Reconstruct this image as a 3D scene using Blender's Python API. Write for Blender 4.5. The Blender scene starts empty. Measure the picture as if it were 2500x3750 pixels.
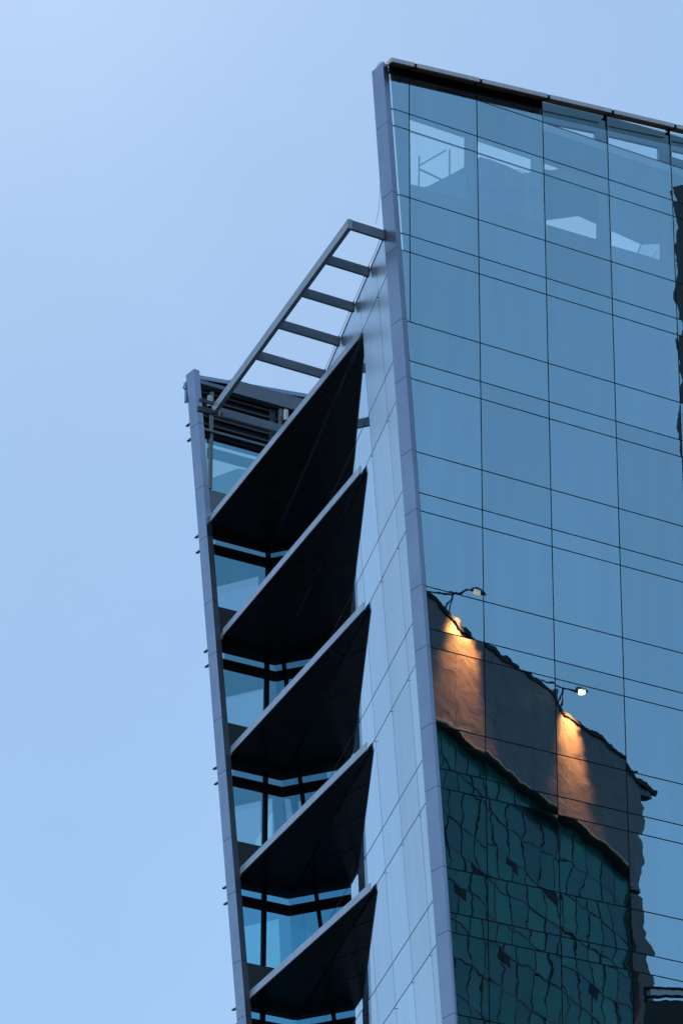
import bpy, bmesh, math, random
from mathutils import Vector as V, Matrix
random.seed(7)
sc = bpy.context.scene
COL = sc.collection
R = math.radians

# ------------------------------------------------------------------ camera
PITCH, ROLL = 0.4450356582592783, 0.0032815282980647735
cam = bpy.data.cameras.new('camera'); co = bpy.data.objects.new('camera', cam); COL.objects.link(co)
fw = V((0, math.cos(PITCH), math.sin(PITCH))); rt = V((1, 0, 0)); up = V((0, -math.sin(PITCH), math.cos(PITCH)))
rt2 = rt*math.cos(ROLL) + up*math.sin(ROLL); up2 = up*math.cos(ROLL) - rt*math.sin(ROLL)
M = Matrix((rt2, up2, -fw)).transposed().to_4x4(); M.translation = V((0, 0, 1.6)); co.matrix_world = M
cam.sensor_fit = 'HORIZONTAL'; cam.sensor_width = 36; cam.lens = 36*14493.48/2500
cam.clip_start = 0.5; cam.clip_end = 6000
sc.camera = co

# ------------------------------------------------------------------ sky, sun, exposure
SKYMIX, SKYFLAT, GLOW = .7, (1.50, 2.22, 3.38), (.78, .72, .55)
SUN_EL, SUN_AZ = R(9), R(-130)          # azimuth clockwise from +Y
w = bpy.data.worlds.new('World'); sc.world = w; w.use_nodes = True
nt = w.node_tree; bg = nt.nodes['Background']
sky = nt.nodes.new('ShaderNodeTexSky'); sky.sky_type = 'NISHITA'; sky.sun_disc = False
sky.sun_elevation = SUN_EL; sky.sun_rotation = SUN_AZ
sky.air_density = 1.0; sky.dust_density = 0.6; sky.ozone_density = 3.0; sky.altitude = 0
mixs = nt.nodes.new('ShaderNodeMix'); mixs.data_type = 'RGBA'; mixs.inputs[0].default_value = SKYMIX
mixs.inputs[7].default_value = (*SKYFLAT, 1)                      # even veil of high dusk haze
nt.links.new(sky.outputs[0], mixs.inputs[6]); 
# soft brighter patch of thin cloud high up to the left
tcw = nt.nodes.new('ShaderNodeTexCoord'); dt = nt.nodes.new('ShaderNodeVectorMath'); dt.operation = 'DOT_PRODUCT'
GA, GE = R(-8.5), R(37)
dt.inputs[1].default_value = (math.sin(GA)*math.cos(GE), math.cos(GA)*math.cos(GE), math.sin(GE))
nrm = nt.nodes.new('ShaderNodeVectorMath'); nrm.operation = 'NORMALIZE'; nt.links.new(tcw.outputs['Generated'], nrm.inputs[0]); nt.links.new(nrm.outputs[0], dt.inputs[0])
pwg = nt.nodes.new('ShaderNodeMath'); pwg.operation = 'POWER'; pwg.inputs[1].default_value = 95; nt.links.new(dt.outputs['Value'], pwg.inputs[0])
glw = nt.nodes.new('ShaderNodeVectorMath'); glw.operation = 'SCALE'; glw.inputs[0].default_value = GLOW; nt.links.new(pwg.outputs[0], glw.inputs['Scale'])
nzs = nt.nodes.new('ShaderNodeTexNoise'); nzs.inputs['Scale'].default_value = 11; nzs.inputs['Detail'].default_value = 4; nt.links.new(tcw.outputs['Generated'], nzs.inputs[0])
mrs = nt.nodes.new('ShaderNodeMapRange'); mrs.inputs[1].default_value = .3; mrs.inputs[2].default_value = .7; mrs.inputs[3].default_value = .97; mrs.inputs[4].default_value = 1.03; nt.links.new(nzs.outputs[0], mrs.inputs[0])
adg = nt.nodes.new('ShaderNodeVectorMath'); nt.links.new(mixs.outputs[2], adg.inputs[0])
dt2 = nt.nodes.new('ShaderNodeVectorMath'); dt2.operation = 'DOT_PRODUCT'; HA, HE = R(112), R(8)
dt2.inputs[1].default_value = (math.sin(HA)*math.cos(HE), math.cos(HA)*math.cos(HE), math.sin(HE)); nt.links.new(nrm.outputs[0], dt2.inputs[0])
mx2 = nt.nodes.new('ShaderNodeMath'); mx2.operation = 'MAXIMUM'; mx2.inputs[1].default_value = 0; nt.links.new(dt2.outputs['Value'], mx2.inputs[0])
pw2 = nt.nodes.new('ShaderNodeMath'); pw2.operation = 'POWER'; pw2.inputs[1].default_value = 22; nt.links.new(mx2.outputs[0], pw2.inputs[0])
gl2 = nt.nodes.new('ShaderNodeVectorMath'); gl2.operation = 'SCALE'; gl2.inputs[0].default_value = (.2, .35, .6); nt.links.new(pw2.outputs[0], gl2.inputs['Scale'])
ad2 = nt.nodes.new('ShaderNodeVectorMath'); nt.links.new(glw.outputs[0], ad2.inputs[0]); nt.links.new(gl2.outputs[0], ad2.inputs[1]); nt.links.new(ad2.outputs[0], adg.inputs[1])
mlg = nt.nodes.new('ShaderNodeVectorMath'); mlg.operation = 'SCALE'; nt.links.new(adg.outputs[0], mlg.inputs[0]); nt.links.new(mrs.outputs[0], mlg.inputs['Scale'])
nt.links.new(mlg.outputs[0], bg.inputs[0]); bg.inputs[1].default_value = 0.15
sl = bpy.data.lights.new('sun', 'SUN'); so = bpy.data.objects.new('sun', sl); COL.objects.link(so)
sl.energy = 0.2; sl.angle = R(20); sl.color = (1, .95, .9)
sd = V((math.sin(SUN_AZ)*math.cos(SUN_EL), math.cos(SUN_AZ)*math.cos(SUN_EL), math.sin(SUN_EL)))
so.rotation_euler = sd.to_track_quat('Z', 'Y').to_euler(); so.location = (0, 0, 150)
sc.view_settings.view_transform = 'Standard'; sc.view_settings.look = 'None'
sc.view_settings.exposure = 0.9; sc.view_settings.gamma = 1

# ------------------------------------------------------------------ helpers
def link(o, parent=None):
    COL.objects.link(o)
    if parent: o.parent = parent
    return o
def tag(o, label=None, cat=None, group=None, kind=None):
    if label: o['label'] = label
    if cat: o['category'] = cat
    if group: o['group'] = group
    if kind: o['kind'] = kind
    return o
def empty(name, loc=(0, 0, 0)):
    return link(bpy.data.objects.new(name, None))
class MB:
    def __init__(s): s.v = []; s.f = []; s.uv = []; s.m = []
    def poly(s, pts, uv=None, m=0):
        b = len(s.v); s.v += [tuple(p) for p in pts]; s.f.append(tuple(range(b, b+len(pts)))); s.m.append(m)
        s.uv.append(uv or [(0, 0)]*len(pts))
    def prism(s, a, b, m=0):
        """closed solid between two matching rings"""
        n = len(a); k = len(s.v); s.v += [tuple(p) for p in a]+[tuple(p) for p in b]
        s.f.append(tuple(reversed(range(k, k+n)))); s.f.append(tuple(range(k+n, k+2*n)))
        for i in range(n):
            j = (i+1) % n; s.f.append((k+i, k+j, k+n+j, k+n+i))
        for _ in range(n+2): s.m.append(m)
        s.uv += [[(0, 0)]*n]*2 + [[(0, 0)]*4]*n
    def box(s, p, ex, ey, ez, m=0):
        """box from corner p spanned by three edge vectors"""
        a = [p, p+ex, p+ex+ey, p+ey]; s.prism(a, [q+ez for q in a], m)
    def bar(s, p, q, t, u=None, t2=None, m=0):
        """square bar p->q, thickness t (t2 along u)"""
        d = (q-p).normalized(); t2 = t2 or t
        u = u or (V((0, 0, 1)) if abs(d.z) < .9 else V((1, 0, 0)))
        a = d.cross(u).normalized(); b = a.cross(d).normalized()
        c = [p-a*t/2-b*t2/2, p+a*t/2-b*t2/2, p+a*t/2+b*t2/2, p-a*t/2+b*t2/2]
        s.prism(c, [x+(q-p) for x in c], m)
    def cyl(s, p, q, r, n=14, r2=None, m=0):
        d = (q-p).normalized(); u = V((0, 0, 1)) if abs(d.z) < .9 else V((1, 0, 0))
        a = d.cross(u).normalized(); b = a.cross(d).normalized(); r2 = r if r2 is None else r2
        s.prism([p+(a*math.cos(t)+b*math.sin(t))*r for t in [2*math.pi*i/n for i in range(n)]],
                [q+(a*math.cos(t)+b*math.sin(t))*r2 for t in [2*math.pi*i/n for i in range(n)]], m)
    def build(s, name, mat, parent=None, fix=True):
        me = bpy.data.meshes.new(name); me.from_pydata(s.v, [], s.f)
        mats = mat if isinstance(mat, (list, tuple)) else [mat]
        for x in mats: me.materials.append(x)
        ul = me.uv_layers.new(name='UVMap'); i = 0
        for fi, pl in enumerate(me.polygons):
            pl.material_index = min(s.m[fi], len(mats)-1)
            for k, li in enumerate(pl.loop_indices): ul.data[li].uv = s.uv[fi][k]
        if fix:
            bm = bmesh.new(); bm.from_mesh(me); bmesh.ops.recalc_face_normals(bm, faces=bm.faces); bm.to_mesh(me); bm.free()
        return link(bpy.data.objects.new(name, me), parent)

# ------------------------------------------------------------------ materials
def newmat(name):
    m = bpy.data.materials.new(name); m.use_nodes = True; t = m.node_tree
    return m, t, t.nodes, t.links, t.nodes['Principled BSDF']
def metal(name, col, rough=.45, metallic=.0, streak=.12, scale=1.0, spec=.5, blot=.06):
    """painted metal with soft vertical rain streaks and blotches"""
    m, t, n, l, p = newmat(name)
    tc = n.new('ShaderNodeTexCoord'); mp = n.new('ShaderNodeMapping'); mp.inputs['Scale'].default_value = (9*scale, 9*scale, .55*scale)
    nz = n.new('ShaderNodeTexNoise'); nz.inputs['Scale'].default_value = 1; nz.inputs['Detail'].default_value = 5
    n2 = n.new('ShaderNodeTexNoise'); n2.inputs['Scale'].default_value = .9*scale; n2.inputs['Detail'].default_value = 4
    l.new(tc.outputs['Object'], mp.inputs[0]); l.new(mp.outputs[0], nz.inputs[0]); l.new(tc.outputs['Object'], n2.inputs[0])
    r1 = n.new('ShaderNodeMapRange'); r1.inputs[1].default_value = .35; r1.inputs[2].default_value = .7
    r1.inputs[3].default_value = 1; r1.inputs[4].default_value = 1-streak
    r2 = n.new('ShaderNodeMapRange'); r2.inputs[1].default_value = .3; r2.inputs[2].default_value = .7
    r2.inputs[3].default_value = 1-blot; r2.inputs[4].default_value = 1+blot
    l.new(nz.outputs[0], r1.inputs[0]); l.new(n2.outputs[0], r2.inputs[0])
    mu = n.new('ShaderNodeMath'); mu.operation = 'MULTIPLY'; l.new(r1.outputs[0], mu.inputs[0]); l.new(r2.outputs[0], mu.inputs[1])
    cm = n.new('ShaderNodeVectorMath'); cm.operation = 'SCALE'; cm.inputs[0].default_value = col
    l.new(mu.outputs[0], cm.inputs['Scale']); l.new(cm.outputs[0], p.inputs['Base Color'])
    p.inputs['Roughness'].default_value = rough; p.inputs['Metallic'].default_value = metallic
    p.inputs['Specular IOR Level'].default_value = spec
    return m
def glass(name, r0, tc_, power=3.5, amp=.004, scale=.9, fine=.0006, streak=0.0, rough=0.0, vary=.06, dirt=(.55, .75, .9)):
    """coated glazing: tinted mirror reflection rising at grazing angles, part transparent, slight pane distortion"""
    m, t, n, l, p = newmat(name); n.remove(p); out = n['Material Output']
    uv = n.new('ShaderNodeUVMap'); geo = n.new('ShaderNodeNewGeometry')
    def pert(sc_, a, det):
        z = n.new('ShaderNodeTexNoise'); z.inputs['Scale'].default_value = sc_; z.inputs['Detail'].default_value = det
        l.new(uv.outputs[0], z.inputs[0])
        s = n.new('ShaderNodeVectorMath'); s.operation = 'SUBTRACT'; s.inputs[1].default_value = (.5, .5, .5); l.new(z.outputs['Color'], s.inputs[0])
        k = n.new('ShaderNodeVectorMath'); k.operation = 'SCALE'; k.inputs['Scale'].default_value = a; l.new(s.outputs[0], k.inputs[0])
        return k
    a1 = pert(scale, amp, 1.0); a2 = pert(scale*5, fine, 2.0)
    s1 = n.new('ShaderNodeVectorMath'); l.new(a1.outputs[0], s1.inputs[0]); l.new(a2.outputs[0], s1.inputs[1])
    s2 = n.new('ShaderNodeVectorMath'); l.new(s1.outputs[0], s2.inputs[0]); l.new(geo.outputs['Normal'], s2.inputs[1])
    nm = n.new('ShaderNodeVectorMath'); nm.operation = 'NORMALIZE'; l.new(s2.outputs[0], nm.inputs[0])
    lw = n.new('ShaderNodeLayerWeight'); lw.inputs[0].default_value = .5
    pw = n.new('ShaderNodeMath'); pw.operation = 'POWER'; pw.inputs[1].default_value = power; l.new(lw.outputs['Facing'], pw.inputs[0])
    mx = n.new('ShaderNodeMix'); mx.data_type = 'RGBA'; mx.inputs[6].default_value = (*r0, 1); mx.inputs[7].default_value = (1, 1, 1, 1)
    l.new(pw.outputs[0], mx.inputs[0])
    gl = n.new('ShaderNodeBsdfGlossy'); gl.inputs['Roughness'].default_value = rough
    oi = n.new('ShaderNodeObjectInfo'); rr = n.new('ShaderNodeMapRange'); rr.inputs[3].default_value = 1-vary; rr.inputs[4].default_value = 1+vary
    l.new(oi.outputs['Random'], rr.inputs[0])
    tcv = n.new('ShaderNodeTexCoord'); mpv = n.new('ShaderNodeMapping'); mpv.inputs['Scale'].default_value = (2.2, 2.2, .16)
    nv = n.new('ShaderNodeTexNoise'); nv.inputs['Scale'].default_value = 1; nv.inputs['Detail'].default_value = 7; l.new(tcv.outputs['Object'], mpv.inputs[0]); l.new(mpv.outputs[0], nv.inputs[0])
    rv = n.new('ShaderNodeMapRange'); rv.inputs[1].default_value = .3; rv.inputs[2].default_value = .7; rv.inputs[3].default_value = 1-vary*.5; rv.inputs[4].default_value = 1+vary*.5; l.new(nv.outputs[0], rv.inputs[0])
    mv = n.new('ShaderNodeMath'); mv.operation = 'MULTIPLY'; l.new(rr.outputs[0], mv.inputs[0]); l.new(rv.outputs[0], mv.inputs[1])
    cs = n.new('ShaderNodeVectorMath'); cs.operation = 'SCALE'; l.new(mx.outputs[2], cs.inputs[0]); l.new(mv.outputs[0], cs.inputs['Scale'])
    l.new(cs.outputs[0], gl.inputs['Color']); l.new(nm.outputs[0], gl.inputs['Normal'])
    mt = n.new('ShaderNodeMix'); mt.data_type = 'RGBA'; mt.inputs[6].default_value = (*tc_, 1); mt.inputs[7].default_value = (0, 0, 0, 1)
    l.new(pw.outputs[0], mt.inputs[0])
    tr = n.new('ShaderNodeBsdfTransparent'); l.new(mt.outputs[2], tr.inputs[0])
    ad = n.new('ShaderNodeAddShader'); l.new(gl.outputs[0], ad.inputs[0]); l.new(tr.outputs[0], ad.inputs[1])
    last = ad
    if streak:
        tc = n.new('ShaderNodeTexCoord'); mp = n.new('ShaderNodeMapping'); mp.inputs['Scale'].default_value = (3.2, 3.2, .12)
        nz = n.new('ShaderNodeTexNoise'); nz.inputs['Scale'].default_value = 1; nz.inputs['Detail'].default_value = 6
        l.new(tc.outputs['Object'], mp.inputs[0]); l.new(mp.outputs[0], nz.inputs[0])
        sp = n.new('ShaderNodeSeparateXYZ'); l.new(tc.outputs['Object'], sp.inputs[0])
        hr = n.new('ShaderNodeMapRange'); hr.inputs[1].default_value = 46; hr.inputs[2].default_value = 57
        hr.inputs[3].default_value = .25; hr.inputs[4].default_value = 1; l.new(sp.outputs[2], hr.inputs[0])
        mr = n.new('ShaderNodeMapRange'); mr.inputs[1].default_value = .5; mr.inputs[2].default_value = .72
        mr.inputs[3].default_value = 0; mr.inputs[4].default_value = streak; l.new(nz.outputs[0], mr.inputs[0])
        mm = n.new('ShaderNodeMath'); mm.operation = 'MULTIPLY'; l.new(mr.outputs[0], mm.inputs[0]); l.new(hr.outputs[0], mm.inputs[1])
        df = n.new('ShaderNodeBsdfDiffuse'); df.inputs[0].default_value = (*dirt, 1)
        ms = n.new('ShaderNodeMixShader'); l.new(mm.outputs[0], ms.inputs[0]); l.new(ad.outputs[0], ms.inputs[1]); l.new(df.outputs[0], ms.inputs[2]); last = ms
    l.new(last.outputs[0], out.inputs[0])
    return m
M_ALU = metal('aluminium cladding', (.255, .325, .425), .3, .85, .05)
M_ALU_OLD = metal('weathered aluminium cladding', (.27, .335, .43), .24, .9, .14)
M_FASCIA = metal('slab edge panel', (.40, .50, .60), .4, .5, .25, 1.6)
M_STEEL = metal('grey painted steel', (.17, .22, .27), .5, .0, .08)
M_DSTEEL = metal('dark painted steel', (.05, .065, .08), .5, .0, .1)
M_ALU_SHADED = metal('shade-darkened cladding', (.07, .10, .14), .5, .0, .1)  # column cladding tone with the shade of the recess painted in
M_BLACK = metal('black joint and soffit reflection', (.006, .007, .012), .6, 0, 0, spec=.15)
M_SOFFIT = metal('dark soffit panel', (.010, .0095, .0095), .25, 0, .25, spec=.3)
M_BROWN = metal('brown parapet soffit', (.34, .15, .075), .6, 0, .1, spec=.2)
M_COPING = metal('pale coping metal', (.62, .66, .66), .45, 0, .15)
M_DARK = metal('dark interior', (.012, .016, .022), .8, 0, 0, spec=.1)
M_SPAN = metal('grey spandrel', (.055, .065, .08), .5, 0, .05, spec=.3)
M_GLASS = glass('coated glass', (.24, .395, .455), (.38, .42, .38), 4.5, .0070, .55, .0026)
M_GLASS_SIDE = glass('side wall glass', (.25, .47, .565), (.02, .02, .03), 2.6, .0014, .5, .0002)
M_GLASS_SATIN = glass('side wall satin glass', (.32, .53, .635), (.0, .0, .0), 2.6, .0014, .5, .0002, streak=.24, rough=.34, dirt=(.5, .66, .84))
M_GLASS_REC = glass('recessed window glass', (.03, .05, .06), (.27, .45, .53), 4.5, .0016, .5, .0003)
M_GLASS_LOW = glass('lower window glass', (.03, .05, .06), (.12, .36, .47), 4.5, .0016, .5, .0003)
M_GLASS_PH = glass('penthouse glass', (.14, .29, .35), (.27, .35, .30), 4.5, .0010, .5, .0003)
M_PART = glass('interior glass partition', (.02, .03, .03), (.40, .55, .58), 4.5, .001, .5, .0003)
M_ROOFGLASS = glass('roof screen glass', (.05, .07, .08), (.55, .62, .62), 4.5, .001, .5, .0003)
M_CLEAR = glass('clear parapet glass', (.08, .14, .18), (.48, .60, .62), 4.5, .001, .5, .0003)
M_GRID = metal('roof screen metal', (.02, .024, .03), .6, 0, .05, spec=.1)
M_RAIL = metal('roof handrail', (.10, .16, .18), .5, 0, .05)

# ------------------------------------------------------------------ facade frame
O = V((1.90441558, 97.51086653, 0)); F = V((.85087412, .52536962, 0)); N = V((.52536962, -.85087412, 0)); Z = V((0, 0, 1))
def P(u, h, out=0.0): return O + F*u + N*out + Z*h
W0, W = 2.3355, 2.32394
H1, H2, H3, H0 = 60.7712, 60.2276, 58.0005, 62.0009
ur = lambda h: -0.075699*h + 3.8183           # column ridge
ub = lambda h: -0.7447 + (61.882-h)*.07325     # column / glass edge
roofh = lambda u: 62.228 + .1003*u
SW_AZ = R(-11.2); S = V((math.sin(SW_AZ), math.cos(SW_AZ), 0))
L = V((-.06441029, -.03976993, 1.0)); SN = V((-.9784983, -.19374788, -.0707307))
BK = V((1.6495229, 97.99983061, 50.0))
def Q(d, h, g=0.0): return BK + L*(h-50) + S*d + SN*g     # point on side wall

# ------------------------------------------------------------------ ground
def ground():
    m, t, n, l, p = newmat('asphalt ground')
    z = n.new('ShaderNodeTexNoise'); z.inputs['Scale'].default_value = .3; z.inputs['Detail'].default_value = 6
    tc = n.new('ShaderNodeTexCoord'); l.new(tc.outputs['Object'], z.inputs[0])
    cr = n.new('ShaderNodeValToRGB'); cr.color_ramp.elements[0].color = (.03, .03, .032, 1); cr.color_ramp.elements[1].color = (.06, .06, .06, 1)
    l.new(z.outputs[0], cr.inputs[0]); l.new(cr.outputs[0], p.inputs['Base Color']); p.inputs['Roughness'].default_value = .9
    b = MB(); s = 2500; b.poly([(-s, -s, 0), (s, -s, 0), (s, s, 0), (-s, s, 0)])
    tag(b.build('ground', m, fix=False), kind='structure')
ground()

# ------------------------------------------------------------------ glass tower
tower = empty('glass_tower')
tag(tower, 'blue glass office tower with leaning metal corner columns and dark triangular balconies', 'building')

# --- curtain wall: joints, then one window per bay and storey
rows = [H0]
for k in range(8): rows += [H1-4*k, H2-4*k, H3-4*k]
mull = [W0+W*i for i in range(6)]
LOWH = rows[-1]
b = MB()
T = .031
for h in rows[1:]:
    b.box(P(ub(h)-.02, h-T/2, -.06), F*(mull[-1]-ub(h)+.04), N*.052, Z*T)
b.box(P(1.0, H0-T/2, -.06), F*(mull[-1]-1.0), N*.052, Z*T)
for i, u in enumerate([0]+mull):
    lo = 54.0005 if i == 0 else LOWH
    b.box(P(u-T/2, lo, -.065), F*T, N*.055, Z*(roofh(u)-lo+.05))
c = [P(ub(LOWH)+.015, LOWH, -.07), P(ub(LOWH)+.06, LOWH, -.07), P(ub(LOWH)+.06, LOWH, -.012), P(ub(LOWH)+.015, LOWH, -.012)]
e = [P(ub(62.1)+.015, 62.1, -.07), P(ub(62.1)+.06, 62.1, -.07), P(ub(62.1)+.06, 62.1, -.012), P(ub(62.1)+.015, 62.1, -.012)]
b.prism(c, e)
wall = b.build('curtain_wall', M_BLACK, tower)

def pane(b, pts, tilt=(0, 0), ofs=None):
    """pts = list of (u,h); flat pane with tiny tilt and its own patch of distortion"""
    uc = sum(p[0] for p in pts)/len(pts); hc = sum(p[1] for p in pts)/len(pts)
    o = ofs or (random.uniform(0, 90), random.uniform(0, 90))
    b.poly([P(u, h, tilt[0]*(u-uc)+tilt[1]*(h-hc)) for u, h in pts], [(u+o[0], h+o[1]) for u, h in pts])
G = T/2 + .001
def clip_lo(u0, u1, h0, h1):
    """bay quad, left side follows the leaning column"""
    if u0 is None:
        return [(ub(h0)+.05, h0), (u1, h0), (u1, h1), (ub(h1)+.05, h1)]
    return [(u0, h0), (u1, h0), (u1, h1), (u0, h1)]
cols = [(None, 0.0), (0.0, mull[0])] + [(mull[i], mull[i+1]) for i in range(5)]
TILT = {}
for ci, (u0, u1) in enumerate(cols):
    storeys = []
    # parapet storey (roofline panes)
    for k in range(-1, 8):
        if k == -1: hs = [(H1, None)]
        else: hs = [(H2-4*k, H1-4*k), (H3-4*k, H2-4*k), (H1-4*(k+1) if k < 7 else None, H3-4*k)]
        b = MB(); made = 0
        for (ha, hb) in hs:
            if ha is None: continue
            a0, a1 = u0, u1
            top = hb
            if ci == 0 and ha < 53.9: continue
            if ci == 1 and (hb is not None and hb < 54.1): a0 = None
            t = (random.gauss(0, .0005), random.gauss(0, .0005))
            l0 = None if a0 is None else a0+G
            r0 = a1-G
            if hb is None:
                if ci == 0: q = [(ub(ha)+.05, ha+G), (r0, ha+G), (r0, roofh(r0)-.02), (ub(62.1)+.05, roofh(ub(62.1))-.02)]; pane(b, q, t)
                else:
                    pane(b, [(l0, ha+G), (r0, ha+G), (r0, H0-G), (l0, H0-G)], t)
                    if ci < 3: pane(b, [(l0, H0+G), (r0, H0+G), (r0, roofh(r0)-.02), (l0, roofh(l0)-.02)], (random.gauss(0, .0005), 0))
                    else:
                        bb = MB(); pane(bb, [(l0, H0+G), (r0, H0+G), (r0, roofh(r0)-.02), (l0, roofh(l0)-.02)]); bb.build('window', M_CLEAR, wall, fix=False)
            else:
                pane(b, clip_lo(l0, r0, ha+G, hb-G), t)
            made += 1
        if made: b.build('window', M_GLASS, wall, fix=False)

# lower part of the facade down to the street, in one piece
b = MB()
hh = LOWH
while hh > 1:
    h2 = max(hh-2, .3)
    us = [None]+mull
    for i in range(len(us)-1):
        pane(b, clip_lo(None if us[i] is None else us[i]+G, us[i+1]-G, h2+G, hh-G), (0, 0))
    hh -= 2
b.build('lower_glazing', M_GLASS, tower, fix=False)

# right-hand return so that the tower is a closed volume
UR = mull[-1]
b = MB()
b.prism([Q(.45, 0, -.4), P(UR, 0, -.35), P(UR, 0, -17.9), Q(18.4, 0, -.4)],
        [Q(.45, 56.7, -.4), P(UR, 56.7, -.35), P(UR, 56.7, -17.9), Q(18.4, 56.7, -.4)])
b.build('interior_core', M_DARK, tower)

# --- roof screen behind the top storey (openings show the sky)
ops = [
 [(.6, 61.3), (2.55, 61.29), (2.53, 60.28), (2.13, 59.94), (1.19, 59.18), (1.04, 59.12), (.62, 59.08)],
 [(2.96, 61.32), (4.89, 61.3), (4.88, 60.87), (4.73, 60.74), (4.52, 60.67), (3.92, 60.75), (3.05, 60.76), (2.95, 60.68)],
 [(5.32, 61.31), (5.96, 61.3), (5.58, 61.09), (5.31, 61.05)],
 [(5.31, 62.67), (7.21, 62.91), (7.2, 62.65), (5.31, 62.6)],
 [(5.32, 63.08), (7.34, 63.31), (7.3, 63.25), (5.32, 63.02)],
 [(7.69, 62.95), (9.55, 63.13), (9.53, 62.65), (7.68, 62.63)],
 [(7.68, 63.3), (9.78, 63.56), (9.72, 63.49), (7.68, 63.25)],
 [(10.04, 63.18), (11.52, 63.35), (11.5, 62.98), (10.03, 62.96)],
 [(10.04, 63.53), (11.54, 63.73), (11.53, 63.67), (10.04, 63.47)],
 [(5.35, 59.36), (6.56, 59.88), (7.21, 59.81), (7.19, 59.22), (5.34, 59.18)],
 [(7.69, 59.74), (8.87, 59.6), (9.53, 59.83), (9.5, 59.2), (8.68, 59.2), (7.67, 59.17)]]
def screen_mesh(outer, ops, mat, name, par_):
    bm = bmesh.new(); es = []
    for ring in [outer]+ops:
        vs = [bm.verts.new(P(u, h, -.9)) for u, h in ring]
        for i in range(len(vs)): es.append(bm.edges.new((vs[i], vs[(i+1) % len(vs)])))
    bmesh.ops.triangle_fill(bm, edges=es, use_beauty=True)
    bmesh.ops.recalc_face_normals(bm, faces=bm.faces)
    g = bmesh.ops.extrude_face_region(bm, geom=bm.faces[:])
    bmesh.ops.translate(bm, vec=-N*.1, verts=[v for v in g['geom'] if isinstance(v, bmesh.types.BMVert)])
    bmesh.ops.recalc_face_normals(bm, faces=bm.faces)
    me = bpy.data.meshes.new(name); bm.to_mesh(me); bm.free(); me.materials.append(mat)
    return link(bpy.data.objects.new(name, me), par_)
screen = screen_mesh([(.42, 56.9), (UR, 56.9), (UR, 62.38), (5.2, 62.38), (5.2, 63.2), (.0, 62.65)], [o_ for o_ in ops if max(q[1] for q in o_) < 62], M_GRID, 'roof_screen', tower)
screen_mesh([(5.21, 62.385), (UR, 62.385), (UR, 63.95), (7.6, 63.62), (5.21, 63.35)], [o_ for o_ in ops if max(q[1] for q in o_) > 62], metal('pale screen panel', (.26, .40, .46), .5, 0, .05), 'screen_panel', screen)
b = MB()
for (p1, p2, t) in [((1.05, 60.25), (1.02, 59.1), .045), ((1.05, 59.94), (1.97, 60.74), .04), ((2.1, 60.8), (2.09, 59.92), .05), ((1.05, 59.82), (1.8, 59.70), .04)]:
    b.bar(P(*p1, -1.1), P(*p2, -1.1), t)
b.build('handrail', M_RAIL, screen)
b = MB()
b.poly([P(8.68, 59.15, -1.06), P(9.6, 59.15, -1.06), P(9.6, 59.9, -1.06), P(8.90, 59.7, -1.06)], [(0, 0), (1, 0), (1, 1), (0, 1)])
b.build('glass_panel', M_ROOFGLASS, screen, fix=False)
b = MB(); b.bar(P(8.66, 59.15, -1.05), P(8.90, 59.7, -1.05), .03); b.bar(P(9.2, 59.15, -1.12), P(9.5, 59.62, -1.12), .015)
b.build('handrail', M_RAIL, screen)

M_MID = metal('grey terrace cladding', (.09, .15, .18), .6, 0, .15); M_MID2 = metal('pale terrace cladding', (.16, .25, .29), .6, 0, .15)
mids = [[(1.16, 59.12), (2.1, 59.89), (2.51, 60.22), (2.5, 59.53), (2.71, 59.18), (1.16, 59.01)],
 [(2.95, 60.64), (3.32, 60.76), (3.91, 60.71), (4.5, 60.62), (4.72, 60.7), (5.13, 60.7), (5.12, 60.34), (3.89, 59.96), (2.94, 59.67)],
 [(5.58, 61.04), (5.93, 61.25), (7.55, 61.32), (7.54, 60.84), (5.58, 60.84)],
 [(7.68, 61.28), (9.51, 61.37), (9.49, 60.86), (7.67, 60.81)],
 [(2.93, 59.56), (5.22, 59.95), (5.24, 59.11), (5.13, 59.15), (2.93, 59.25)],
 [(7.24, 61.07), (7.57, 61.1), (7.56, 59.24), (7.19, 59.2)],
 [(9.55, 60.75), (9.8, 60.77), (9.8, 58.91), (8.84, 58.77), (9.55, 59.1)],
 [(5.31, 59.13), (7.16, 59.16), (7.56, 59.03), (7.54, 58.64), (5.3, 58.64)],
 [(7.64, 59.09), (9.47, 59.14), (9.92, 59.13), (9.9, 58.66), (7.63, 58.63)],
 [(2.60, 61.30), (2.78, 61.30), (2.78, 59.3), (2.58, 59.9)], [(4.92, 61.3), (5.14, 61.3), (5.14, 60.72), (4.92, 60.86)],
 [(.62, 59.04), (1.12, 59.1), (1.12, 58.7), (.62, 58.7)]]
for i_, pts in enumerate(mids):
    b = MB(); b.prism([P(u, h, -.895) for u, h in pts], [P(u, h, -.87) for u, h in pts])
    b.build('cladding_panel', M_MID2 if i_ in (0, 2, 9) else M_MID, screen)
for k in range(3):      # curved stair rail seen faintly through the glass
    b = MB(); pr = None
    for i in range(15):
        t_ = i/14; q_ = P(3.15+1.55*t_, 60.62-.17*k-.16*math.sin(t_*5.5)-.1*t_, -.84)
        if pr: b.cyl(pr, q_, .012, 5)
        pr = q_
    b.build('handrail', M_MID2, screen)
b = MB()
for u in (3.2, 3.9, 4.6): b.bar(P(u, 59.9, -.845), P(u, 60.7, -.845), .03)
b.build('baluster', M_MID2, screen)

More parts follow.
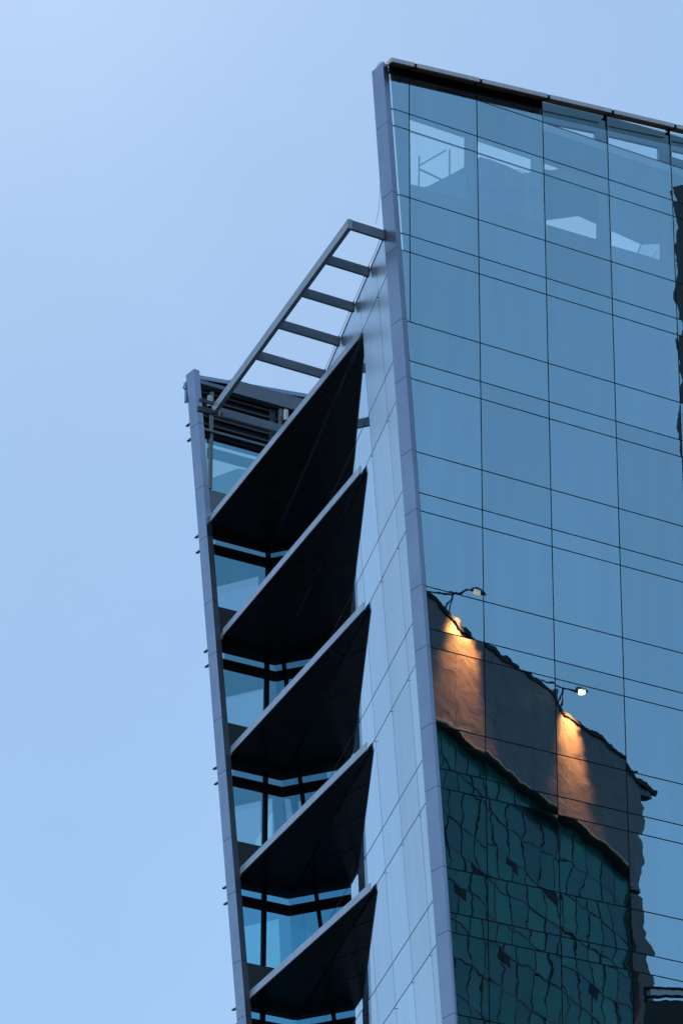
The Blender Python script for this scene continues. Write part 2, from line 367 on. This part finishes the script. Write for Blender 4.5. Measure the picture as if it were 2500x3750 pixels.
# --- parapet: brown soffit, segmented coping, black band painted for the soffit's reflection
OUT = .44
par = empty('roof_parapet'); par.parent = tower
def rl(u, out, dz=0): return P(u, roofh(u)+dz, out)
b = MB()
b.prism([rl(-.72, .0, .0), rl(UR, .0, .0), rl(UR, OUT, -.13), rl(-.86, OUT, -.13)],
        [rl(-.72, .0, .09), rl(UR, .0, .09), rl(UR, OUT, -.06), rl(-.86, OUT, -.06)])
b.build('soffit', M_BROWN, par)
cuts = [-.90, -.08, 2.17, 4.56, 6.87, 9.16, UR]
for i in range(6):
    a, c_ = cuts[i]+.05, cuts[i+1]-.05
    if i == 0: a = -.90
    b = MB()
    b.prism([rl(a, OUT, -.15), rl(c_, OUT, -.15), rl(c_, OUT+.05, -.15), rl(a, OUT+.05, -.15)],
            [rl(a, OUT, -.02), rl(c_, OUT, -.02), rl(c_, OUT+.05, -.02), rl(a, OUT+.05, -.02)])
    b.build('coping', M_COPING, par)
b = MB(); b.bar(rl(-.90, OUT, -.09), rl(-.74, 0, .05), .05, t2=.13); b.build('coping', M_COPING, par)
for u in cuts[1:-1]:
    b = MB()
    b.bar(rl(u, OUT-.02, -.1), rl(u+.0, .0, -.02), .03, t2=.04)
    b.box(rl(u-.06, OUT-.022, -.16), F*.12, N*.05, Z*.14)
    b.build('bracket', M_BLACK, par)
b = MB()
b.prism([P(-.70, 61.89, .006), P(4.645, 62.43, .006), P(4.645, 62.43, .03), P(-.70, 61.89, .03)],
        [rl(-.70, .006, .02), rl(4.645, .006, .02), rl(4.645, .03, .02), rl(-.70, .03, .02)])
b.build('soffit_reflection', M_BLACK, par)  # black sheet standing in for the soffit mirrored in the panes
for u in (mull[2], mull[3], mull[4]):
    b = MB()
    b.prism([P(u-.02, roofh(u)-.20, .006), P(u-.02, roofh(u)-.20, .02), P(u-.22, roofh(u)-.18, .02), P(u-.22, roofh(u)-.18, .006)],
            [P(u-.02, roofh(u)-.02, .006), P(u-.02, roofh(u)-.02, .02), P(u-.08, roofh(u)-.02, .02), P(u-.08, roofh(u)-.02, .006)])
    b.build('bracket', M_BLACK, par)

# --- leaning corner columns clad in panels
def column(name, rfun, wfun, out, depth, joints, top, bot, mat, fr=0.0, dark_below=None):
    """joints: panel joint heights; section = ridge, front edge, back edges"""
    col = None
    core = MB()
    def ring(h, ins=0.0):
        r = rfun(h); wd = wfun(h)
        return [P(r+ins, h, out-ins), P(r+wd-ins, h, out-fr-ins), P(r+wd-ins, h, out-depth+ins), P(r+ins+fl, h, out-depth+ins)]
    fl = 0.0
    core.prism(ring(bot, .012), ring(top-.02, .012))
    col = core.build(name, M_BLACK, tower)
    hs = [top]+list(joints)+[bot]
    for a, c_ in zip(hs[:-1], hs[1:]):
        b = MB(); b.prism(ring(c_+.007), ring(a-.007 if a != top else a)); 
        if dark_below and a < dark_below: b.m[-4] = 1      # front face in darker tone, recess shade put into the colour
        b.build('cladding_panel', [mat, M_ALU_SHADED] if dark_below else mat, col, fix=True)
    return col
j1 = sorted([H2-4*k for k in range(15) if H2-4*k > 3]+[H3-4*k for k in range(15) if H3-4*k > 3], reverse=True)
c1 = column('corner_column', lambda h: ur(h)-.055, lambda h: ub(h)-(ur(h)-.055)+.02, .08, .60, j1, 62.16, 0, M_ALU, .05)
# little folded flashing on the column head
b = MB(); hb = 62.16
b.prism([P(ur(hb)-.05, hb+.002, -.1), P(ur(hb)+.12, hb+.002, .0), P(ur(hb)+.12, hb+.002, -.25), P(ur(hb)-.05, hb+.002, -.3)],
        [P(ur(hb)-.05, hb+.1, -.12), P(ur(hb)+.06, hb+.14, -.05), P(ur(hb)+.10, hb+.10, -.25), P(ur(hb)-.03, hb+.1, -.3)])
b.build('flashing', M_COPING, c1)
N2 = -17.1
r2 = lambda h: 2.9 + (58.94-h)*.1060
j2 = sorted([58.94-3.91*k for k in range(15) if 58.94-3.91*k > 3]+[56.75-3.905*k for k in range(14) if 56.75-3.905*k > 3]
            , reverse=True)
j2 = []
k = 0
while 55.03-3.905*k > 3:
    j2 += [58.94-3.91*k, 56.77-3.91*k]; k += 1
j2 = [h for h in j2 if h > 2]
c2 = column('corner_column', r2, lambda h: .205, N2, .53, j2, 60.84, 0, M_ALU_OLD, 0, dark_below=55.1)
b = MB()
b.box(P(r2(60.45)+.0, 59.9, N2-.66), F*.07, N*.12, Z*.55)
b.box(P(r2(60.6)-.01, 60.38, N2-.68), F*.10, N*.14, Z*.24)
b.build('downpipe', M_ALU_OLD, c2)
k = 0
for hA in (60.55, 59.19, 58.66, 55.30, 54.78, 51.41, 50.91, 47.52, 47.02, 43.65, 43.14, 39.8, 39.3, 35.9, 35.4):
    r = r2(hA)
    b = MB()
    b.prism([P(r+.04, hA-.025, N2-.55), P(r+.12, hA-.025, N2-.55), P(r+.12, hA-.025, N2-.85), P(r+.04, hA-.025, N2-.85)],
            [P(r+.04, hA+.02, N2-.55), P(r+.12, hA+.02, N2-.55), P(r+.12, hA+.02, N2-.85), P(r+.04, hA+.02, N2-.85)])
    b.build('bracket', M_DSTEEL, c2)

# --- side wall: mirrored glass leaning outwards
SWTOP = 56.9
hA = [53.02-3.935*k for k in range(6)]
hB = [55.72-3.93*k for k in range(6)]
lines = sorted(hA+hB, reverse=True)
dj = lambda j, h: .88+.03*(h-41.2)+2.25*j
DEND = 18.84
b = MB(); t = .016
SLOW = 33.0
for h in lines:
    if h > SLOW: b.prism([Q(.0, h-t, -.02), Q(DEND, h-t, -.02), Q(DEND, h-t, -.004), Q(0, h-t, -.004)],
            [Q(.0, h+t, -.02), Q(DEND, h+t, -.02), Q(DEND, h+t, -.004), Q(0, h+t, -.004)])
tv = .011
for j in range(8):
    for (a, c_) in [(SLOW, SWTOP)]:
        b.prism([Q(dj(j, a)-tv, a, -.02), Q(dj(j, a)+tv, a, -.02), Q(dj(j, a)+tv, a, -.005), Q(dj(j, a)-tv, a, -.005)],
                [Q(dj(j, c_)-tv, c_, -.02), Q(dj(j, c_)+tv, c_, -.02), Q(dj(j, c_)+tv, c_, -.005), Q(dj(j, c_)-tv, c_, -.005)])
side = b.build('side_wall', M_BLACK, tower)
lv = [SWTOP]+[h for h in lines if h > SLOW]+[SLOW]
for j in range(9):
    for i in [0]+list(range(1, len(lv)-1, 2)):
        b = MB()
        for (ha, hb) in [(lv[i+1], lv[i])] + ([(lv[i+2], lv[i+1])] if i and i+2 < len(lv) else []):
            ha2, hb2 = ha+t+.001, hb-t-.001
            def dl(h): return 0.0 if j == 0 else dj(j-1, h)+tv+.002
            def dr(h): return DEND if j == 8 else dj(j, h)-tv-.002
            o = (random.uniform(0, 90), random.uniform(0, 90)); a, c_ = random.gauss(0, .0004), random.gauss(0, .0004)
            q = [(dl(ha2), ha2), (dr(ha2), ha2), (dr(hb2), hb2), (dl(hb2), hb2)]
            dc = sum(x[0] for x in q)/4; hc = (ha+hb)/2
            b.poly([Q(d, h, a*(d-dc)+c_*(h-hc)) for d, h in reversed(q)], [(d+o[0], h+o[1]) for d, h in reversed(q)])
        b.build('glass_panel', M_GLASS_SATIN if (j < 2 or i == 0) else M_GLASS_SIDE, side, fix=False)
b = MB(); b.poly([Q(DEND, .5), Q(0, .5), Q(0, SLOW), Q(DEND, SLOW)], [(0, 0), (18, 0), (18, 30), (0, 30)])
b.build('lower_cladding', M_GLASS_SIDE, side, fix=False)
b = MB()      # backing behind the panels
b.prism([Q(.05, 0, -.06), Q(DEND, 0, -.06), Q(DEND, 0, -.25), Q(.05, 0, -.25)],
        [Q(.05, SWTOP-.03, -.06), Q(DEND, SWTOP-.03, -.06), Q(DEND, SWTOP-.03, -.25), Q(.05, SWTOP-.03, -.25)])
b.build('backing_wall', M_DARK, side)
b = MB()
b.prism([Q(-.05, SWTOP, .012), Q(9.6, SWTOP, .012), Q(9.6, SWTOP, -.3), Q(-.05, SWTOP, -.3)],
        [Q(-.05, SWTOP+.05, .012), Q(9.6, SWTOP+.05, .012), Q(9.6, SWTOP+.05, -.3), Q(-.05, SWTOP+.05, -.3)])
b.build('coping', M_STEEL, side)
b = MB()      # access lugs at the joints of the lower line of each pair
for h in hB:
    for j in range(0, 4):
        p = Q(dj(j, h), h, 0)
        b.bar(p-F*.055+SN*.008-Z*.10, p+F*.055+SN*.008-Z*.10, .012)
b.build('lug', M_BLACK, side)
b = MB()      # safety line along the wall head
pts = []
for i in range(0, 61):
    d = i*.155; pts.append(Q(d, SWTOP+.10-.05*math.sin(math.pi*((d % 2.2)/2.2)), .06))
for p, q in zip(pts[:-1], pts[1:]): b.cyl(p, q, .008, 5)
for d in (2.3, 4.5, 6.7, 8.8): b.box(Q(d, SWTOP+.03, .03), S*.05, SN*.05, Z*.13)
b.build('safety_line', M_DSTEEL, side)
b = MB()
p = [V(v) for v in [tuple(Q(-.45, 57.02, .35)), tuple(Q(-.4, 57.5, .22)), tuple(Q(-.35, 58.1, .14)), tuple(Q(-.33, 58.8, .07))]]
for a, c_ in zip(p[:-1], p[1:]): b.cyl(a, c_, .006, 5)
b.build('hanging_cable', M_STEEL, side)

# --- recessed window wall
RN = -18.2
rec = MB()
FM0, FM1 = 6.15, 6.28
def cornF(h):      # where the side wall meets this plane
    q = Q(DEND+.01, h); return (q-O).dot(F)
soff = [55.57, 51.66, 47.76, 43.85, 39.95, 36.04]
def rbox(bb, f0, f1, ha, hb, o0, o1):
    f0a = f0(ha) if callable(f0) else f0; f0b = f0(hb) if callable(f0) else f0
    f1a = f1(ha) if callable(f1) else f1; f1b = f1(hb) if callable(f1) else f1
    bb.prism([P(f0a, ha, RN+o0), P(f1a, ha, RN+o0), P(f1a, ha, RN+o1), P(f0a, ha, RN+o1)],
             [P(f0b, hb, RN+o0), P(f1b, hb, RN+o0), P(f1b, hb, RN+o1), P(f0b, hb, RN+o1)])
left = lambda h: r2(h)+.60
recess = empty('recess_wall'); recess.parent = tower
for s in soff:
    b = MB(); rbox(b, left, cornF, s-.53, s-.21, -.05, .05); b.build('transom', M_BLACK, recess)
    b = MB(); rbox(b, left, cornF, s+.03, s+.22, -.05, .02); b.build('transom', M_BLACK, recess)
    b = MB(); rbox(b, FM0, FM1, s-2.34, s+.03, -.06, .07); b.build('mullion', M_BLACK, recess)
b = MB(); rbox(b, FM1+.003, cornF, 53.33, 55.6, -.06, .05); b.build('blank_panel', M_BLACK, recess)
for s in soff:
    bot = s-2.34
    b = MB()
    b.hi = 0
    for (ha, hb) in ((s-.21, s+.03), (bot, s-.53)):
        for (fa, fb) in ((left, FM0), (FM1, cornF)):
            g0 = (lambda h: left(h)) if callable(fa) else (lambda h, x=fa: x)
            g1 = (lambda h: cornF(h)) if callable(fb) else (lambda h, x=fb: x)
            o = (random.uniform(0, 90), random.uniform(0, 90)); a = random.gauss(0, .0003)
            q = [(g0(ha), ha), (g1(ha), ha), (g1(hb), hb), (g0(hb), hb)]
            b.poly([P(u, h, RN+a*(u-5)) for u, h in q], [(u+o[0], h+o[1]) for u, h in q])
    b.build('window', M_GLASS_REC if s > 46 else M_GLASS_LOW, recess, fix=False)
    b = MB(); rbox(b, left, cornF, s-3.72, s-2.345, -.08, .02); b.build('spandrel', M_SPAN, recess)
for pts in ([(4.62, 54.22), (6.27, 55.02), (6.27, 53.0), (7.3, 53.0), (7.3, 56.0), (4.62, 56.0)],
            [(5.05, 50.47), (6.5, 51.11), (6.5, 49.4), (7.6, 49.4), (7.6, 52.1), (5.05, 52.1)],
            [(5.42, 46.82), (6.38, 47.22), (6.47, 47.24), (6.49, 45.5), (6.68, 45.5), (6.7, 47.35), (6.89, 47.42), (6.9, 45.5), (8, 45.5), (8, 48.2), (5.42, 48.2)]):
    b = MB(); b.poly([P(u, h, RN-.7) for u, h in pts], [(0, 0)]*len(pts)); b.build('glass_partition', M_PART, recess, fix=False)
b = MB(); rbox(b, left, cornF, .0, 32.3, -.08, .02); b.build('lower_wall', M_SPAN, recess)

# --- triangular balconies
ends = [(3.70, 55.75), (4.59, 51.93), (5.36, 48.02), (6.216, 44.10), (6.95, 40.17), (7.70, 36.25)]
AF = [3.41, 3.96, 4.33, 4.73, 5.11, 5.50]
for k, (d0, top) in enumerate(ends):
    bot = top-.235; g = .10
    def ring(h, i=0.0):
        E = Q(d0, top, g); E = V((E.x, E.y, h)); A = P(AF[k]-.03, h, N2+.02)
        dirv = (A-E).normalized(); side_in = V((dirv.y, -dirv.x, 0))
        if side_in.dot(F) < 0: side_in = -side_in
        E2 = V((Q(d0+.28, top, .045).x, Q(d0+.28, top, .045).y, h)); I = V((Q(DEND-.05, h, .035).x, Q(DEND-.05, h, .035).y, h))
        return [E+side_in*i, A+side_in*i, P(r2(h)+.62, h, RN+.06), I, E2+side_in*i*.3]
    bal = MB(); bal.prism(ring(bot+.03, .03), ring(top-.004, .03))
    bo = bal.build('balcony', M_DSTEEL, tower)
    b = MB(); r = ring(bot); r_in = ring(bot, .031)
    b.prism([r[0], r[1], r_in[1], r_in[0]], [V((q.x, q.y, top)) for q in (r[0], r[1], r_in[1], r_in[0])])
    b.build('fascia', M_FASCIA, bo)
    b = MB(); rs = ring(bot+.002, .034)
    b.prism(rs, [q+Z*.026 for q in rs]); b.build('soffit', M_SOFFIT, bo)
    for t_ in (.25, .5, .75):
        pa = r[0].lerp(r[1], t_)+Z*.0; pb = rs[4].lerp(rs[3], t_)
        pb = V((pb.x, pb.y, pa.z)); b = MB(); d_ = (pb-pa).normalized(); b.bar(pa+d_*.05-Z*.004, pb-d_*.06-Z*.004, .018, t2=.012); b.build('seam', M_DSTEEL, bo)

# --- penthouse wall above the recess
ph = MB()
rbox(ph, 3.45, 8.6, 59.16, 61.0, -.25, -.18)
pent = ph.build('penthouse_wall', metal('dark brown wall', (.03, .024, .024), .7, 0, .1, spec=.2), tower)
o = (3, 5)
b = MB(); b.poly([P(3.68, 57.28, RN), P(8.6, 57.28, RN), P(8.6, 59.14, RN), P(3.68, 59.14, RN)], [(3, 57), (8.6, 57), (8.6, 59), (3, 59)])
b.build('window', M_GLASS_PH, pent, fix=False)
b = MB(); rbox(b, 3.75, 8.6, 55.86, 57.27, -.1, .02); b.build('spandrel', M_STEEL, pent)
b = MB()
rbox(b, 3.55, 8.6, 59.28, 59.36, -.05, .18); b.build('beam', M_STEEL, pent)
b = MB(); rbox(b, 3.55, 8.6, 59.12, 59.279, -.05, .10); b.build('lintel', M_BLACK, pent)
b = MB(); rbox(b, 3.4, 8.6, 60.92, 61.05, -.1, .20); b.build('beam', M_STEEL, pent)
b = MB(); rbox(b, 4.72, 8.6, 61.12, 61.50, -.1, .05); b.build('beam', M_STEEL, pent)
b = MB(); b.box(P(4.95, 59.48, -20.1), F*5, N*.1, Z*.35); b.build('beam', M_STEEL, pent)
b = MB(); b.box(P(4.0, 59.23, -18.75), F*5, N*.05, Z*.18); b.build('blind', metal('brown blind', (.34, .27, .22), .7, 0, .05), pent)
b = MB(); b.poly([P(u, h, -20.3) for u, h in [(5.01, 58.74), (6.25, 59.5), (9, 59.9), (9, 57), (5.01, 57)]], [(0, 0)]*6)
b.build('glass_screen', glass('terrace screen glass', (.05, .08, .09), (.18, .25, .3), 4.5, .001, .5, .0003), pent, fix=False)
for hh in (59.62, 59.9, 60.2, 60.5, 60.75):
    b = MB(); rbox(b, 3.6, 8.5, hh, hh+.06, -.17, -.06); b.build('slat', M_DSTEEL, pent)
b = MB()
b.prism([P(3.45, 61.20, RN-.3), P(8.6, 61.75, RN-.3), P(8.6, 61.75, RN-.05), P(3.45, 61.20, RN-.05)],
        [P(3.45, 61.34, RN-.3), P(8.6, 61.89, RN-.3), P(8.6, 61.89, RN-.05), P(3.45, 61.34, RN-.05)])
b.build('coping', M_ALU_OLD, pent)
b = MB()
b.prism([P(3.45, 61.06, RN-.3), P(8.6, 61.06, RN-.3), P(8.6, 61.06, RN-.22), P(3.45, 61.06, RN-.22)],
        [P(3.45, 61.2, RN-.3), P(8.6, 61.75, RN-.3), P(8.6, 61.75, RN-.22), P(3.45, 61.2, RN-.22)])
b.build('upstand', M_BLACK, pent)
b = MB(); b.box(P(3.92, 57.28, RN+.02), F*.10, N*.10, Z*3.5); b.build('post', M_STEEL, pent)
b = MB(); b.box(P(6.52, 59.37, RN+.02), F*.10, N*.10, Z*1.5); b.build('post', M_STEEL, pent)
b = MB(); b.box(P(6.25, 59.37, RN-.12), F*.22, N*.06, Z*1.5); b.build('post', M_DSTEEL, pent)
for (u, h) in ((3.74, 60.45), (6.62, 60.72)):
    b = MB(); b.cyl(P(u, h-.38, RN+.35), P(u, h, RN+.35), .085, 18)
    lamp = b.build('floodlight', M_COPING, pent)
    b = MB(); b.cyl(P(u, h-.42, RN+.35), P(u, h-.375, RN+.35), .06, 18); b.build('lens', M_BLACK, lamp)
    b = MB(); b.box(P(u-.02, h-.25, RN+.12), F*.2, N*.14, Z*.12); b.build('bracket', M_DSTEEL, lamp)

# --- rooftop pergola
PT, PB = 57.0, 56.71
A0 = V((.1496, 96.9657, 0)); 
az = R(-19.6); BD = V((math.sin(az), math.cos(az), 0)); BI = V((BD.y, -BD.x, 0))   # beam direction and its inner side
RA = R(57.9); RD = V((math.sin(RA), math.cos(RA), 0))
per = empty('pergola'); per.parent = tower
BL = 12.35
b = MB(); b.box(A0+Z*PB, BD*BL, BI*.13, Z*(PT-PB)); b.build('beam', metal('streaked steel', (.30, .38, .46), .45, .2, .22, 1.6), per)
for k, d in enumerate((-.10, 2.09, 4.26, 6.44, 8.62, None)):
    if d is None:
        st = V((-3.86, 108.60, 0)); end = st+RD*3.2
    else:
        e_ = Q(d, 57.0, .02); end = V((e_.x, e_.y, 0)); 
        # start on the beam: intersect back along RD
        den = RD.x*BD.y-RD.y*BD.x; wv = end-A0
        tt = (wv.x*BD.y-wv.y*BD.x)/den; st = end-RD*tt
    side_v = V((-RD.y, RD.x, 0))
    b = MB(); a = st+RD*.135
    q = [a, end, end+side_v*.10, a+side_v*.10]
    b.prism([v+Z*(PB+.003) for v in q], [v+Z*(PT-.003) for v in q])
    rg = b.build('rung', M_STEEL, per)
    if d is not None:
        b = MB(); b.box(end-RD*.03+Z*(PB-.03)-side_v*.03, RD*.025, side_v*.16, Z*(PT-PB+.05)); b.build('end_plate', M_DSTEEL, rg)
        b = MB(); c0 = end-RD*.16+Z*(PB-.05); m_ = 12
        pr = None
        for i in range(m_+1):
            t_ = math.pi*(1+i/m_); q_ = c0+RD*.06*math.cos(t_)+Z*(.06*math.sin(t_)+.04)
            if pr: b.cyl(pr, q_, .008, 5)
            pr = q_
        b.build('hook', M_DSTEEL, rg)
b = MB(); e_ = A0+BD*(BL-.1)+Z*(PB+.02)
b.bar(e_+BI*.06-RD*.0, e_-RD*.55-Z*.02, .1, t2=.16)
b.bar(e_+Z*.3+BI*.06, e_-RD*.5+Z*.3, .06, t2=.1)
b.cyl(e_-Z*.12+BI*.1, e_+Z*.02+BI*.1, .05, 10); b.cyl(e_-Z*.12+BI*.3, e_+Z*.02+BI*.3, .05, 10)
b.build('anchor', M_DSTEEL, per)

# ------------------------------------------------------------------ stone building opposite (seen in the glass)
def stone_mat():
    m, t, n, l, p = newmat('dark stone cladding')
    tc = n.new('ShaderNodeTexCoord')
    z = n.new('ShaderNodeTexNoise'); z.inputs['Scale'].default_value = .8; z.inputs['Detail'].default_value = 8
    l.new(tc.outputs['Object'], z.inputs[0])
    cr = n.new('ShaderNodeValToRGB'); cr.color_ramp.elements[0].color = (.15, .105, .085, 1); cr.color_ramp.elements[1].color = (.23, .165, .135, 1)
    l.new(z.outputs[0], cr.inputs[0]); l.new(cr.outputs[0], p.inputs['Base Color']); p.inputs['Roughness'].default_value = .7
    return m
M_STONE = stone_mat()
def crown_mat():
    m, t, n, l, p = newmat('dark brown metal cladding')
    tc = n.new('ShaderNodeTexCoord'); mp = n.new('ShaderNodeMapping'); mp.inputs['Scale'].default_value = (.5, .5, 1.1); l.new(tc.outputs['Object'], mp.inputs[0])
    z = n.new('ShaderNodeTexNoise'); z.inputs['Scale'].default_value = 1.1; z.inputs['Detail'].default_value = 4; z.inputs['Distortion'].default_value = .8
    l.new(mp.outputs[0], z.inputs[0])
    cr = n.new('ShaderNodeValToRGB'); cr.color_ramp.elements[0].position = .3; cr.color_ramp.elements[1].position = .7
    cr.color_ramp.elements[0].color = (.078, .048, .038, 1); cr.color_ramp.elements[1].color = (.135, .086, .068, 1)
    l.new(z.outputs[0], cr.inputs[0]); l.new(cr.outputs[0], p.inputs['Base Color'])
    p.inputs['Roughness'].default_value = .42; p.inputs['Metallic'].default_value = .25
    bp = n.new('ShaderNodeBump'); bp.inputs['Strength'].default_value = .5; bp.inputs['Distance'].default_value = .12
    l.new(z.outputs[0], bp.inputs['Height']); l.new(bp.outputs[0], p.inputs['Normal'])
    return m
M_CROWN = crown_mat()
M_TEAL = [metal('teal tinted glass', c_, .15, 0, .0, .3, spec=.12, blot=.2) for c_ in ((.001, .22, .185), (.003, .185, .175), (.008, .155, .165), (.001, .255, .19))]
M_TEALFRAME = metal('dark mullion', (.02, .03, .035), .5, 0, .05)
def emis(name, col, st):
    m, t, n, l, p = newmat(name); p.inputs['Base Color'].default_value = (.8, .8, .8, 1)
    p.inputs['Emission Color'].default_value = (*col, 1); p.inputs['Emission Strength'].default_value = st; return m
M_LAMP = emis('lit lamp glass', (1, .78, .5), 7); M_LAMP2 = emis('dim lamp glass', (1, .8, .6), .5)
XR, XL, YF, YB = 99.4, 52.0, 64.8, 40.0
HT, HG = 80.7, 74.3
sb = MB()
X = V((1, 0, 0)); Y = V((0, 1, 0))
def bx(b, x0, x1, y0, y1, z0, z1): b.box(V((x0, y0, z0)), X*(x1-x0), Y*(y1-y0), Z*(z1-z0))
bx(sb, XL, XR, YB, YF-.6, 0, HG)
bx(sb, XR-2.0, XR, YF-.6, YF, 0, HG)
stone = sb.build('stone_building', M_STONE)
tag(stone, 'dark stone block with teal glazing and roof lamps, mirrored in the tower glass', 'building')
b = MB(); x = XL
while x < XR-.1:
    x1 = min(x+4.65, XR); bx(b, x+.01, x1-.01, YF-.65, YF+.02, HG+.222, HT); x = x1
bx(b, XL, XR-.1, YB, YF-.66, HG, HT-.5)
b.build('crown_wall', M_CROWN, stone)
b = MB(); bx(b, XL, XR-1.9, YF-.6, YF+.26, HG, HG+.22); b.build('ledge', metal('brown stone ledge', (.2, .13, .09), .6, 0, .1), stone)
b = MB(); b.cyl(V((XL, YF+.30, HG+.08)), V((XR-1.9, YF+.30, HG+.08)), .13, 16); b.build('trim', metal('brass trim', (.42, .24, .12), .33, .85, .1), stone)
b = MB(); x = XL
while x < XR:
    bx(b, x, x+4.4, YF-.5, YF+.09, HT, HT+.25); x += 4.5
b.build('roof_edge', M_BLACK, stone)
b = MB(); bx(b, 87.4, 87.6, YF-.2, YF+.2, HT, HT+.7); bx(b, XR, XR+1.4, YF-1, YF, HT-.5, HT); b.build('roof_bracket', M_DSTEEL, stone)
b = MB(); px, pz = 1.8, 1.85
xx = XL; n = 0
while xx < XR-2.01:
    zz = HG
    x1 = min(xx+px, XR-2.0)
    while zz > 30:
        o = (random.uniform(0, 90), random.uniform(0, 90)); a, c_ = random.gauss(0, .012), random.gauss(0, .012)
        q = [(x1-.03, zz-pz+.03), (xx+.03, zz-pz+.03), (xx+.03, zz-.03), (x1-.03, zz-.03)]
        b.poly([(u, YF-.25+a*(u-xx-.9)+c_*(h-zz+.9), h) for u, h in q], [(u+o[0], h+o[1]) for u, h in q], m=random.choice((0, 0, 1, 2, 3))); zz -= pz
    xx += px
tg = b.build('window_band', M_TEAL, stone, fix=False)
b = MB(); xx = XL
while xx < XR-2:
    bx(b, xx-.035, xx+.035, YF-.30, YF-.215, 30, HG); xx += px
zz = HG
while zz > 30: bx(b, XL, XR-2.0, YF-.30, YF-.22, zz-.035, zz+.035); zz -= pz
b.build('mullion', M_TEALFRAME, tg)
b = MB()
for (x0, z0) in ((78, HG-5.6), (82, HG-3.8), (86.5, HG-3.8), (80.2, HG-9.3), (91, HG-7.5), (75, HG-7.5)):
    bx(b, x0, x0+1.4, YF-.245, YF-.215, z0-.5, z0)
b.build('open_vent', M_BLACK, tg)
def roof_lamp(xb, xh, zh, power, glassm, on):
    b = MB()
    p0 = V((xb, YF-.2, HT+.2)); p1 = V((xb+.1, YF+.2, zh-.35)); p2 = V((xh, YF+.9, zh)); p3 = V((xb-1.4, YF-.6, zh-.55))
    b.cyl(p0, p1, .06, 8); b.cyl(p1, p2, .055, 8); b.cyl(p1, p3, .055, 8); b.cyl(V((xb+.7, YF-.2, HT+.2)), p1+V((0, 0, .1)), .04, 8)
    arm = b.build('lamp_arm', M_DSTEEL, stone)
    b = MB(); b.prism([p2+V((-.3, -.25, .0)), p2+V((.35, -.25, .0)), p2+V((.35, .3, .0)), p2+V((-.3, .3, .0))],
                      [p2+V((-.15, -.15, .16)), p2+V((.2, -.15, .16)), p2+V((.2, .2, .16)), p2+V((-.15, .2, .16))])
    b.build('lamp_head', M_DSTEEL, arm)
    b = MB(); b.cyl(p2-V((0, 0, .11)), p2-V((0, 0, .005)), .2, 14); b.build('lamp_glass', glassm, arm)
    s = bpy.data.lights.new('lamp_light', 'SPOT'); s.energy = power; s.color = (1, .34, .10); s.spot_size = R(70); s.spot_blend = 1.0; s.shadow_soft_size = .35
    so_ = bpy.data.objects.new('lamp_light', s); COL.objects.link(so_); so_.parent = arm
    so_.location = p2-V((0, 0, .25)); aim = V((-.02, -.34, -1)); so_.rotation_euler = (-aim).to_track_quat('Z', 'Y').to_euler()
roof_lamp(74.9, 76.1, 82.2, 36000, M_LAMP2, True)
roof_lamp(88.5, 90.0, 82.3, 36000, M_LAMP, True)

# ------------------------------------------------------------------ two more neighbours mirrored at the right edge
b = MB(); bx(b, 62, 76, 82.3, 104, 0, 93.5)
dk = b.build('office_tower', metal('dark tower cladding', (.03, .04, .05), .5, 0, .1))
tag(dk, 'tall dark slab tower glimpsed as a ragged dark strip in the right-hand panes', 'building')
b = MB()
for h in range(4, 92, 4):
    b.box(V((61.98, 82.27, h)), X*14.1, Y*22, Z*.3)
b.build('floor_band', M_SPAN, dk)
a_ = R(21.6); D1 = V((math.sin(a_), math.cos(a_), 0)); D2 = V((D1.y, -D1.x, 0)); B0 = V((53.66, 83.64, 0))-D1*.7
b = MB(); b.box(B0, D1*16, D2*7, Z*51.65)
lo = b.build('low_building', metal('dark roof building wall', (.02, .02, .022), .7, 0, .1))
tag(lo, 'black low building with a roof railing, mirrored at the bottom right corner', 'building')
b = MB()
for i in range(0, 9):
    b.cyl(B0+D1*(i*2)+Z*51.65, B0+D1*(i*2)+Z*52.15, .07, 6)
for z in (52.15, 51.8): b.bar(B0+Z*z, B0+D1*16+Z*z, .1)
b.build('railing', M_BLACK, lo)
for i in range(8):
    b = MB(); b.box(B0+D1*(i*2+.25)+Z*51.83, D1*1.5, D2*.04, Z*.28); b.build('railing_panel', M_COPING, lo)
